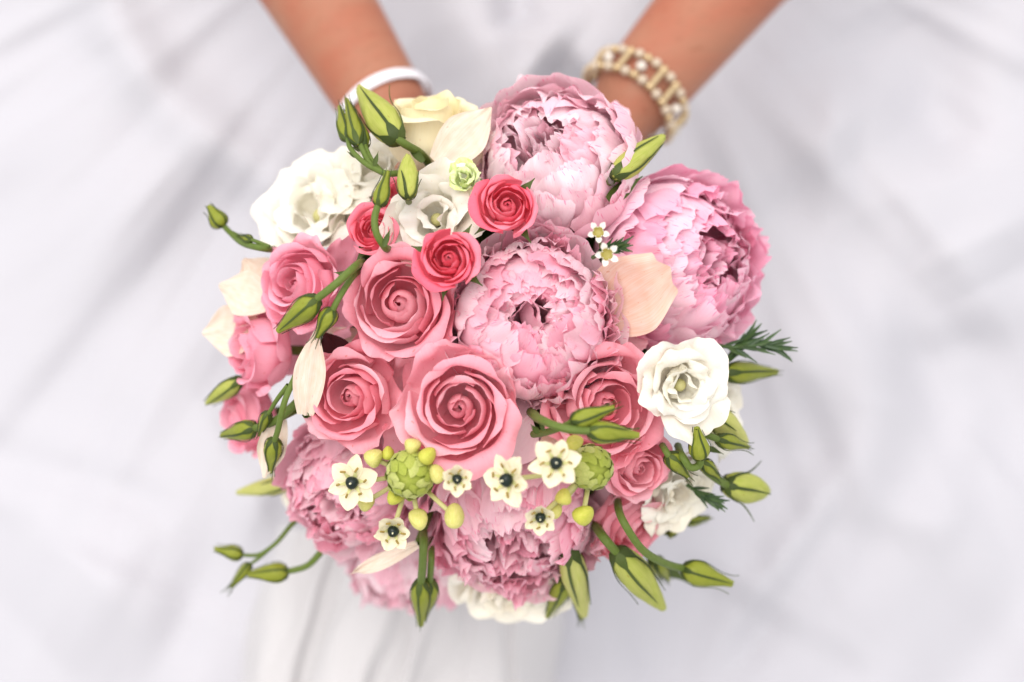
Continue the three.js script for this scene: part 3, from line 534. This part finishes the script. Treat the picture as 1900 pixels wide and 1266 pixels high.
// star flowers with black hearts, lime buds and green bract cones
function starFlower(parent, px, py, z, rpx, dir, o = {}) {
  const { open = 1, roll = 0, s = 1 } = o, R = rpx * scaleAt(z), r = rng(s * 97 + 1);
  const f = new THREE.Group(); f.name = 'flower';
  const q = new THREE.Quaternion().setFromUnitVectors(V3(0, 1, 0), dir).multiply(new THREE.Quaternion().setFromAxisAngle(V3(0, 1, 0), roll));
  parent.updateMatrixWorld(true);
  const inv = parent.quaternion.clone().invert();
  f.position.copy(parent.worldToLocal(at(px, py, z))); f.quaternion.copy(inv.multiply(q)); parent.add(f);
  for (let i = 0; i < 6; i++) {
    const k = open * (0.78 + r() * 0.36), L = R * (0.98 + r() * 0.06), up = lerp(0.95, 0.10, clamp(k, 0, 1));
    const mer = [[R * 0.08, 0], [lerp(0.22, 0.35, k) * L, up * L * 0.2 - 0.02 * R], [lerp(0.42, 0.66, k) * L, up * L * 0.52], [lerp(0.6, 1.0, k) * L, up * L * 0.95]];
    part('petal', petal({ phi: i / 6 * 6.2832 + (r() - 0.5) * 0.1, mer, W: R * (i % 2 ? 0.7 : 0.84) * (0.9 + 0.2 * r()), cup: R * 0.55, base: 0.4, wide: 0.52, taper: 0.58, round: 0.16, pw: 2, nz: R * 0.05, nu: 10, nv: 12, s: s + i }), M.star, f);
    const a = i / 6 * 6.2832 + 0.2, rr = lerp(0.36, 0.52, open) * R, hy = lerp(0.5, 0.24, open) * R;
    part('filament', petal({ phi: a, mer: [[R * 0.14, R * 0.03], [rr * 0.6, hy * 0.5], [rr, hy]], W: R * 0.17, taper: 0.7, wide: 0.2, base: 0.9, cup: R, round: 0, nu: 2, nv: 5, s: i }), M.filament, f);
    const an = part('anther', new THREE.CapsuleGeometry(R * 0.045, R * 0.15, 3, 7), M.anther, f);
    an.position.set(Math.cos(a) * rr, hy + R * 0.02, Math.sin(a) * rr); an.rotation.set(r() * 2, r() * 6, 1.3);
  }
  const ov = grid(20, 12, (u, v) => { const q2 = u * 6.2832, e = v * Math.PI, k = R * 0.245 * Math.sin(e) * (1 + 0.05 * Math.cos(3 * q2)); return [Math.cos(q2) * k, R * 0.2 - Math.cos(e) * R * 0.22, Math.sin(q2) * k]; }, true);
  part('ovary', ov, M.ovary, f);
  part('style', new THREE.CylinderGeometry(R * 0.03, R * 0.045, R * 0.14, 7).translate(0, R * 0.46, 0), M.style, f);
  return f;
}
function limeBud(parent, px, py, z, rpx, s) {
  const R = rpx * 1.08 * scaleAt(z), r = rng(s * 13 + 2);
  const g = grid(18, 12, (u, v) => { const q = u * 6.2832, e = v * Math.PI, k = R * Math.sin(e) ** 0.85 * (1 - 0.12 * v) * (1 + 0.11 * Math.cos(3 * q) * Math.sin(e) + 0.02 * Math.cos(6 * q)); return [Math.cos(q) * k, -Math.cos(e) * R * 1.32, Math.sin(q) * k, u * 2, v]; }, true);
  const m = part('bud', g, pick(M.limeBud, r), parent);
  parent.updateMatrixWorld(true); m.position.copy(parent.worldToLocal(at(px, py, z))); m.rotation.set(0.6 + r() * 0.9, r() * 3, (r() - 0.5) * 1.2);
  return m;
}
function bractCone(parent, px, py, z, rpx, dir, s) {
  const R = rpx * scaleAt(z), r = rng(s * 7 + 4), c = new THREE.Group(); c.name = 'bract_cone';
  parent.updateMatrixWorld(true);
  c.position.copy(parent.worldToLocal(at(px, py, z - R * 0.7))); c.quaternion.setFromUnitVectors(V3(0, 1, 0), dir); parent.add(c);
  part('core', new THREE.SphereGeometry(R * 0.84, 18, 12), M.bract[0], c);
  const n = 46;
  for (let i = 0; i < n; i++) {
    const k = i / (n - 1), tp = lerp(128, 8, k ** 0.9), Rl = R * lerp(1.02, 0.92, k) * (0.97 + r() * 0.06), p = [];
    for (let j = 0; j <= 5; j++) { const f = j / 5, th = rad(lerp(tp + 44, tp, f)), e = 1 + 0.06 * f ** 3 * r(); p.push([Math.max(0.02 * R, Rl * Math.sin(th) * e), Rl * 1.02 * Math.cos(th) * e]); }
    part('bract', petal({ phi: i * 2.39996, mer: p, W: R * lerp(0.66, 0.46, k), cup: R * 0.5, base: 0.6, wide: 0.5, taper: 0.62, round: 0.14, keel: R * 0.03, nz: R * 0.02, nu: 8, nv: 8, s: s + i }), pick(M.bract, r), c);
  }
  return c;
}
function starStem(label, cone, flowers, buds, s) {
  const base = at(cone[0], cone[1], dome(cone[0], cone[1]) - 0.035), t = thing('star_flower_stem', label, 'star flowers', base);
  const z0 = dome(cone[0], cone[1]) + cone[3];
  bractCone(t, cone[0], cone[1], z0, cone[2], towards(...cone[4]), s);
  const mk = (px, py, z) => { // pedicel from under the cone out to flower or bud
    const a = at(cone[0], cone[1], z0 - 0.03), b = at(px, py, z), m = a.clone().lerp(b, 0.55).addScaledVector(BACK, 0.004);
    worldPart('pedicel', tube([a, m, b], 0.0011, 0.0013, 7, 10), M.paleStem, t);
  };
  flowers.forEach(([px, py, rp, dz, d, op, roll], i) => { const z = dome(px, py) + dz; mk(px, py, z); starFlower(t, px, py, z, rp, towards(...d), { open: op, roll, s: s + i * 3 }); });
  buds.forEach(([px, py, rp, dz], i) => { const z = dome(px, py) + dz; mk(px, py, z - 0.002); limeBud(t, px, py, z, rp, s * 10 + i); });
  stemTo(t, base, 0.0028);
}
starStem('star flower stem with green cone and three cream flowers, below the largest open rose', [762, 880, 48, 0.045, [0, -0.25, 1]],
  [[655, 895, 50, 0.046, [-0.15, -0.05, 1], 1.0, 0.3], [848, 888, 38, 0.05, [0.05, -0.12, 1], 0.5, 0.5], [730, 984, 44, 0.044, [-0.02, -0.2, 1], 0.5, 0.1]],
  [[693, 850, 17, 0.036], [765, 828, 15, 0.034], [793, 846, 15, 0.038], [810, 880, 14, 0.04], [733, 922, 15, 0.036], [678, 932, 16, 0.036], [776, 964, 17, 0.044], [843, 958, 18, 0.046], [720, 842, 12, 0.03]], 3);
starStem('star flower stem with pale lime cone and three cream flowers, right of the other', [1096, 868, 44, 0.036, [0.35, -0.1, 1]],
  [[945, 890, 54, 0.052, [-0.55, -0.05, 0.8], 0.95, 0.7], [1031, 860, 50, 0.056, [0.05, 0.1, 1], 1.0, 0.25], [1003, 958, 40, 0.05, [-0.05, -0.3, 1], 0.45, 0.5]],
  [[1046, 923, 15, 0.046], [1082, 956, 18, 0.048], [1066, 822, 14, 0.036], [1030, 948, 12, 0.04]], 5);

// lisianthus buds on their stems
const pale = { body: M.budPale, kind: 'plump', cover: 0.62, flare: 0.6 };
budStem('plump yellow-green bud leaning left at the top, before the white wrist band', [[[Z(806, 318, -0.03), Z(780, 285, 0.0), Z(752, 268, 0.02), Z(736, 257, 0.026)], 13, 12]], [[Z(736, 258, 0.026), Z(668, 166, 0.026), 64, { body: M.budPale, kind: 'long', cover: 0.75, flare: 0.75, sw: 1.3 }]], { leaves: [[Z(786, 300, 0.006), Z(750, 262, 0.014), 18]] });
budStem('cluster of three tight green buds at the upper left, standing before the white lisianthus', [[[Z(775, 330, -0.01), Z(740, 322, 0.022), Z(716, 322, 0.03), Z(690, 308, 0.032), Z(665, 262, 0.034)], 10, 8], [[Z(712, 322, 0.028), Z(680, 305, 0.034), Z(650, 275, 0.036), Z(644, 250, 0.036)], 8, 7], [[Z(705, 316, 0.028), Z(688, 295, 0.03), Z(674, 262, 0.03)], 8, 7]],
  [[Z(643, 258, 0.036), Z(630, 198, 0.036), 28, { flare: 0.2, long: 2 }], [Z(664, 266, 0.036), Z(643, 185, 0.036), 32, { flare: 0.25 }], [Z(672, 275, 0.03), Z(655, 205, 0.03), 36, {}]], { leaves: [[Z(694, 308, 0.034), Z(702, 280, 0.036), 10], [Z(662, 292, 0.036), Z(642, 280, 0.036), 8]] });
budStem('upright yellow-green bud in front of the hidden coral rose', [[[Z(760, 372, -0.01), Z(758, 374, 0.018), Z(757, 366, 0.03)], 10, 9]], [[Z(757, 368, 0.03), Z(756, 288, 0.032), 40, { body: M.budPale, kind: 'plump', cover: 0.6, flare: 0.4, sw: 1.3 }]]);
budStem('green bud on a strongly curved stem hanging before the coral roses', [[[Z(722, 462, 0.0), Z(712, 456, 0.03), Z(698, 432, 0.038), Z(695, 405, 0.04), Z(702, 378, 0.042)], 11, 10]], [[Z(703, 382, 0.042), Z(719, 318, 0.042), 31, {}]], { leaves: [[Z(712, 458, 0.034), Z(724, 424, 0.036), 12]] });
budStem('single green bud reaching out furthest left on a thin forked stem', [[[Z(520, 462, -0.03), Z(488, 461, 0.03), Z(452, 452, 0.035), Z(425, 430, 0.036), Z(412, 416, 0.036)], 11, 9], [[Z(500, 458, 0.025), Z(475, 448, 0.034), Z(450, 440, 0.034), Z(428, 430, 0.034)], 6, 5]], [[Z(414, 420, 0.036), Z(386, 382, 0.036), 34, { flare: 0.4 }], [Z(466, 446, 0.036), Z(446, 438, 0.036), 15, { cover: 1.2 }]]);
budStem('large green bud hanging over the mauve pink rose on the left', [[[Z(672, 486, 0.0), Z(655, 498, 0.038), Z(622, 528, 0.048), Z(586, 556, 0.05)], 12, 11]], [[Z(588, 555, 0.05), Z(516, 614, 0.05), 46, { flare: 0.1 }]]);
budStem('smaller green bud hanging right of the large one over the left roses', [[[Z(668, 500, 0.0), Z(648, 522, 0.034), Z(626, 558, 0.042), Z(616, 578, 0.042)], 10, 9]], [[Z(617, 574, 0.042), Z(588, 626, 0.042), 34, { flare: 0.5, cover: 1.25 }]], { leaves: [[Z(655, 512, 0.03), Z(618, 505, 0.03), 16]] });
budStem('forked stem of three small green buds at the left, below the edge roses', [[[Z(560, 680, -0.01), Z(545, 705, 0.03), Z(528, 745, 0.042), Z(515, 800, 0.044), Z(508, 822, 0.044)], 10, 9], [[Z(535, 715, 0.036), Z(515, 740, 0.04), Z(497, 770, 0.042)], 8, 6], [[Z(556, 742, 0.02), Z(520, 775, 0.032), Z(490, 790, 0.036), Z(468, 796, 0.038)], 13, 11]],
  [[Z(508, 816, 0.044), Z(502, 876, 0.044), 34, { cover: 1.15 }], [Z(497, 766, 0.042), Z(480, 808, 0.042), 21, { cover: 1.2 }], [Z(472, 795, 0.038), Z(412, 808, 0.04), 38, { flare: 0.1 }]]);
budStem('yellow-green pod-like bud poking out at the left between two edge roses', [[[Z(480, 690, -0.04), Z(455, 702, 0.0), Z(440, 708, 0.01)], 10]], [[Z(445, 706, 0.012), Z(384, 748, 0.012), 34, { kind: 'long', body: M.budPale, cover: 0.9 }]]);
budStem('yellow blurred bud pointing left at the lower left edge', [[[Z(560, 890, -0.05), Z(535, 897, -0.02)], 10]], [[Z(540, 896, -0.02), Z(441, 914, -0.015), 34, { kind: 'long', body: M.budCream, cover: 0.5 }]]);
budStem('small green bud furthest out at the lower left on a branching stem', [[[Z(560, 955, -0.03), Z(540, 975, -0.005), Z(510, 1010, 0.0), Z(478, 1030, 0.0), Z(446, 1030, 0.0)], 9, 6], [[Z(505, 1014, 0.0), Z(480, 1036, 0.0), Z(460, 1050, 0.0)], 7, 5]], [[Z(450, 1030, 0.0), Z(398, 1018, 0.0), 28, {}], [Z(464, 1046, 0), Z(428, 1090, 0.0), 20, { cover: 1.3, flare: 0.8 }]]);
budStem('rounded green bud lying level at the lower left, second from the bottom edge of flowers', [[[Z(620, 1000, -0.03), Z(598, 1022, 0.0), Z(570, 1050, 0.004), Z(530, 1062, 0.004)], 12, 10]], [[Z(534, 1062, 0.004), Z(460, 1066, 0.004), 38, { flare: 0.1 }]]);
budStem('pair of dark striped buds hanging straight down at the bottom', [[[Z(786, 985, -0.02), Z(786, 1010, 0.02), Z(784, 1050, 0.024), Z(781, 1085, 0.024)], 13, 12], [[Z(800, 1000, -0.02), Z(800, 1040, 0.014), Z(797, 1085, 0.016)], 10, 10]], [[Z(781, 1080, 0.024), Z(781, 1160, 0.026), 38, { flare: 0.1 }], [Z(798, 1080, 0.016), Z(784, 1150, 0.018), 38, { flare: 0.1 }]]);
budStem('long olive yellow bud with two small green buds beside it, hanging at the bottom', [[[Z(1055, 1000, -0.02), Z(1056, 1030, 0.0)], 12], [[Z(1060, 1040, -0.02), Z(1072, 1080, -0.014), Z(1072, 1105, -0.014)], 8], [[Z(1055, 1040, -0.02), Z(1048, 1080, -0.01)], 9]],
  [[Z(1056, 1022, 0.004), Z(1084, 1142, 0.0), 52, { kind: 'long', body: M.budCream, cover: 0.75, sw: 1.4 }], [Z(1050, 1076, -0.008), Z(1016, 1144, -0.008), 36, {}], [Z(1072, 1100, -0.012), Z(1078, 1150, -0.012), 24, { cover: 1.2, flare: 0.5 }]]);
budStem('long pale yellow-green bud angled down to the right below the blurred pink rose', [[[Z(1105, 975, -0.02), Z(1122, 1000, 0.014), Z(1148, 1030, 0.02)], 16, 13]], [[Z(1146, 1026, 0.02), Z(1230, 1128, 0.02), 62, { kind: 'long', body: M.budPale, cover: 0.72, flare: 0.35, sw: 1.3 }]]);
budStem('green bud on a long arching stem at the lower right, lowest on that side', [[[Z(1145, 925, -0.02), Z(1155, 965, 0.02), Z(1190, 1018, 0.03), Z(1235, 1046, 0.03), Z(1272, 1056, 0.03)], 12, 12]], [[Z(1268, 1055, 0.03), Z(1358, 1084, 0.03), 48, { flare: 0.45 }]]);
budStem('dark green leafy bud half hidden behind the arching bud stem', [[[Z(1190, 1020, -0.03), Z(1215, 1045, -0.015)], 9]], [[Z(1215, 1040, -0.015), Z(1240, 1076, -0.015), 32, { cover: 1.1 }]], { leaves: [[Z(1225, 1045, -0.015), Z(1278, 1084, -0.015), 34], [Z(1206, 1030, -0.01), Z(1232, 1090, -0.012), 26]] });
budStem('fat pale green bud with curled dark sepals, furthest right below the lisianthus', [[[Z(1290, 840, -0.03), Z(1310, 872, 0.01), Z(1335, 892, 0.012), Z(1352, 902, 0.012)], 15, 12]], [[Z(1350, 900, 0.012), Z(1424, 912, 0.012), 58, { kind: 'plump', body: M.budPale, cover: 0.6, flare: 0.9, sw: 1.4 }], [Z(1303, 858, 0.018), Z(1334, 886, 0.02), 26, { cover: 1.25 }]]);
budStem('upright striped bud on a hooked stem under the large white lisianthus', [[[Z(1258, 828, -0.01), Z(1268, 850, 0.026), Z(1282, 868, 0.03), Z(1297, 864, 0.032), Z(1301, 846, 0.034)], 12, 11]], [[Z(1300, 850, 0.034), Z(1293, 794, 0.034), 40, { flare: 0.15 }]]);
budStem('green bud drooping left of the hooked bud stem', [[[Z(1225, 820, -0.01), Z(1236, 838, 0.018), Z(1242, 848, 0.02)], 10]], [[Z(1241, 845, 0.02), Z(1276, 884, 0.02), 34, { cover: 1.2, flare: 0.6 }]]);
budStem('slim green bud pointing right, above the fat pale one', [[[Z(1290, 812, -0.01), Z(1312, 808, 0.016), Z(1334, 816, 0.018)], 11, 10]], [[Z(1332, 815, 0.018), Z(1388, 830, 0.018), 30, { cover: 1.2, flare: 0.4 }]], { leaves: [[Z(1312, 830, 0.014), Z(1345, 844, 0.014), 12]] });
budStem('pale yellow-green half open bud in front of the far right white flower', [[[Z(1300, 800, -0.03), Z(1318, 790, -0.005)], 11]], [[Z(1322, 768, 0.0), Z(1384, 822, 0.0), 52, { kind: 'long', body: M.budCream, cover: 0.4 }]]);
budStem('green bud pointing right under the dark needle sprig at the right edge', [[[Z(1310, 690, -0.05), Z(1352, 693, -0.02)], 14]], [[Z(1345, 692, -0.02), Z(1440, 690, -0.02), 42, { flare: 0.15 }]]);
budStem('two green buds lying across the right of centre rose', [[[Z(985, 765, -0.01), Z(1010, 782, 0.04), Z(1050, 796, 0.052), Z(1095, 800, 0.054)], 14, 12], [[Z(990, 806, 0.01), Z(1015, 802, 0.03), Z(1045, 792, 0.044), Z(1066, 780, 0.05)], 11, 9]],
  [[Z(1092, 800, 0.054), Z(1184, 808, 0.052), 43, { flare: 0.5 }], [Z(1060, 782, 0.05), Z(1140, 757, 0.052), 36, { cover: 1.1, flare: 0.4 }]], { leaves: [[Z(1000, 805, 0.034), Z(985, 788, 0.036), 12], [Z(1010, 800, 0.038), Z(1000, 780, 0.038), 9]] });
budStem('yellow-green bud at the upper right, pointing at the pearl bracelet', [[[Z(1110, 350, -0.03), Z(1135, 335, 0.006)], 13]], [[Z(1140, 326, 0.01), Z(1230, 254, 0.008), 50, { kind: 'long', body: M.budPale, cover: 0.9, flare: 0.05, sw: 1.1 }]], { leaves: [[Z(1128, 372, 0.0), Z(1194, 326, 0.004), 34]] });
budStem('tiny green bud at the lower right below the needle sprig', [[[Z(1240, 960, -0.04), Z(1272, 968, -0.03)], 8]], [[Z(1272, 968, -0.03), Z(1318, 962, -0.03), 20, {}]]);
budStem('tiny pale bud at the lower right beside the blurred pink rose', [[[Z(1220, 985, -0.04), Z(1240, 990, -0.03)], 8]], [[Z(1240, 990, -0.03), Z(1256, 990, -0.03), 16, { body: M.budPale }]]);

// needle sprigs and wax flowers
function needleSprig(label, pts, n, len, s, o = {}) {
  const r = rng(s * 19 + 7), P = pts.map((p) => at(...p)), c = new THREE.CatmullRomCurve3(P), t = thing('needle_sprig', label, 'sprig', P[0]);
  worldPart('stem', tube(P, 0.0011, 0.0006, 6, 12), M.needle[1], t);
  for (let i = 0; i < n; i++) {
    const k = 0.15 + 0.85 * i / (n - 1), a = c.getPoint(k), tg = c.getTangent(k), q = i * 2.4, side = V3().addScaledVector(UP, Math.cos(q)).addScaledVector(BACK, Math.sin(q)).addScaledVector(RIGHT, 0.3 * Math.cos(q * 1.7)), L = len * K * (0.75 + r() * 0.5);
    const b = a.clone().addScaledVector(tg, L * 0.86).addScaledVector(side, L * 0.45);
    const m = part('needle', petal({ mer: [[0, 0], [L * 0.05, L * 0.5], [L * 0.02, L]], W: 0.0021, cup: 0.0014, base: 0.5, wide: 0.4, taper: 0.8, round: 0, nu: 3, nv: 5, s: i }), M.needle[i % 2], t);
    orient(m, t, a, b, BACK);
  }
  return t;
}
needleSprig('dark green needle sprig spreading out at the right edge, below the lilac peony', [[1320, 640, -0.055], [1370, 645, -0.05], [1420, 640, -0.05], [1440, 645, -0.05]], 26, 46, 1);
needleSprig('dark needle sprig bunched against the underside of the lilac peony', [[1330, 690, -0.06], [1365, 650, -0.055], [1390, 625, -0.055]], 24, 36, 2);
needleSprig('dark needle sprig behind the two white wax flowers', [[1100, 478, 0.0], [1125, 465, 0.012], [1150, 458, 0.016]], 20, 30, 3);
needleSprig('blurred dark needle sprig at the lower right, under the fat pale bud', [[1275, 900, -0.055], [1305, 920, -0.05], [1325, 930, -0.05]], 20, 34, 4);
function waxFlower(label, px, py, rpx, dz, dir, s) {
  const z = dome(px, py) + dz, R = rpx * scaleAt(z), t = thing('wax_flower', label, 'wax flower', at(px, py, z).addScaledVector(dir, -R * 0.3), dir, s), r = rng(s * 5 + 1);
  for (let i = 0; i < 5; i++) {
    const q = i / 5 * 6.2832, g = petal({ phi: q, mer: [[R * 0.42, R * 0.2], [R * 0.62, R * 0.34], [R * 0.85, R * 0.46], [R * 1.02, R * 0.62]], W: R * 0.62, cup: R * 0.36, base: 0.55, wide: 0.5, taper: 0.35, round: 0.35, pw: 2, nu: 8, nv: 8, s: s + i });
    part('petal', g, M.white[1], t);
  }
  part('cup', new THREE.LatheGeometry([[0.001, 0.16], [0.2, 0.14], [0.34, 0.2], [0.44, 0.34], [0.5, 0.3], [0.4, 0.05], [0.2, -0.3], [0.05, -0.5]].map(([x, y]) => new THREE.Vector2(x * R, y * R)), 18), M.waxDisk, t);
  for (let i = 0; i < 10; i++) { const q = i / 10 * 6.2832, b = part('stamen', new THREE.SphereGeometry(R * 0.055, 6, 5), i % 2 ? M.white[0] : M.anther, t); b.position.set(Math.cos(q) * R * 0.45, R * 0.4, Math.sin(q) * R * 0.45); }
  const back = t.position.clone().addScaledVector(dir, -R * 0.4);
  worldPart('stem', tube([back, back.clone().lerp(at(1120, 480, -0.02), 0.6), at(1115, 485, -0.04)], 0.0008, 0.001, 6, 8), M.stem[0], t);
}
waxFlower('small white wax flower, upper of the two beside the centre peony', 1110, 431, 21, 0.034, towards(0.05, 0.1, 1), 1);
waxFlower('small white wax flower, lower of the two beside the centre peony', 1126, 472, 23, 0.036, towards(0.1, -0.05, 1), 2);

// stems bound under the flowers and the leaves between them
{
  const t = thing('bouquet_binding', 'white ribbon wrapped round the bundled stems inside the hands', 'ribbon', handleA, towards(0, 0, -1));
  const L = handleA.distanceTo(handleB);
  part('ribbon_wrap', grid(28, 40, (a, b) => { const q = a * 6.2832, r = 0.0165 + 0.0008 * Math.abs(Math.sin(b * 26 + q * 0.5)); return [Math.cos(q) * r, b * L * 0.8, Math.sin(q) * r, a, b]; }, true), cotton, t);
}
{
  const r = rng(404);
  for (let ringNo = 0; ringNo < 3; ringNo++) for (let i = 0; i < [6, 8, 10][ringNo]; i++) {
    const a = i / [6, 8, 10][ringNo] * 6.2832 + ringNo * 0.3 + r() * 0.3, rp = [120, 240, 340][ringNo] * (0.9 + 0.2 * r()), px = 945 + Math.cos(a) * rp, py = 630 - Math.sin(a) * rp;
    const base = at(945 + Math.cos(a) * rp * 0.35, 630 - Math.sin(a) * rp * 0.35, dome(px, py) - 0.10), end = at(px, py, dome(px, py) - 0.055), L = base.distanceTo(end);
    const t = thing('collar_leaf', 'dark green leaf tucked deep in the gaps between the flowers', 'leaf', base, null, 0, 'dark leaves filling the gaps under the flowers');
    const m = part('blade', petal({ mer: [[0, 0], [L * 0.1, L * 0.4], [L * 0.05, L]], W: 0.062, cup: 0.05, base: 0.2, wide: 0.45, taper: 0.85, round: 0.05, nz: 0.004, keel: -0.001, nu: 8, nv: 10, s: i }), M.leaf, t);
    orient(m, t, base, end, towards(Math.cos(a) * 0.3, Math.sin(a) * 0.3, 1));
  }
}
renderer.render(scene, camera);
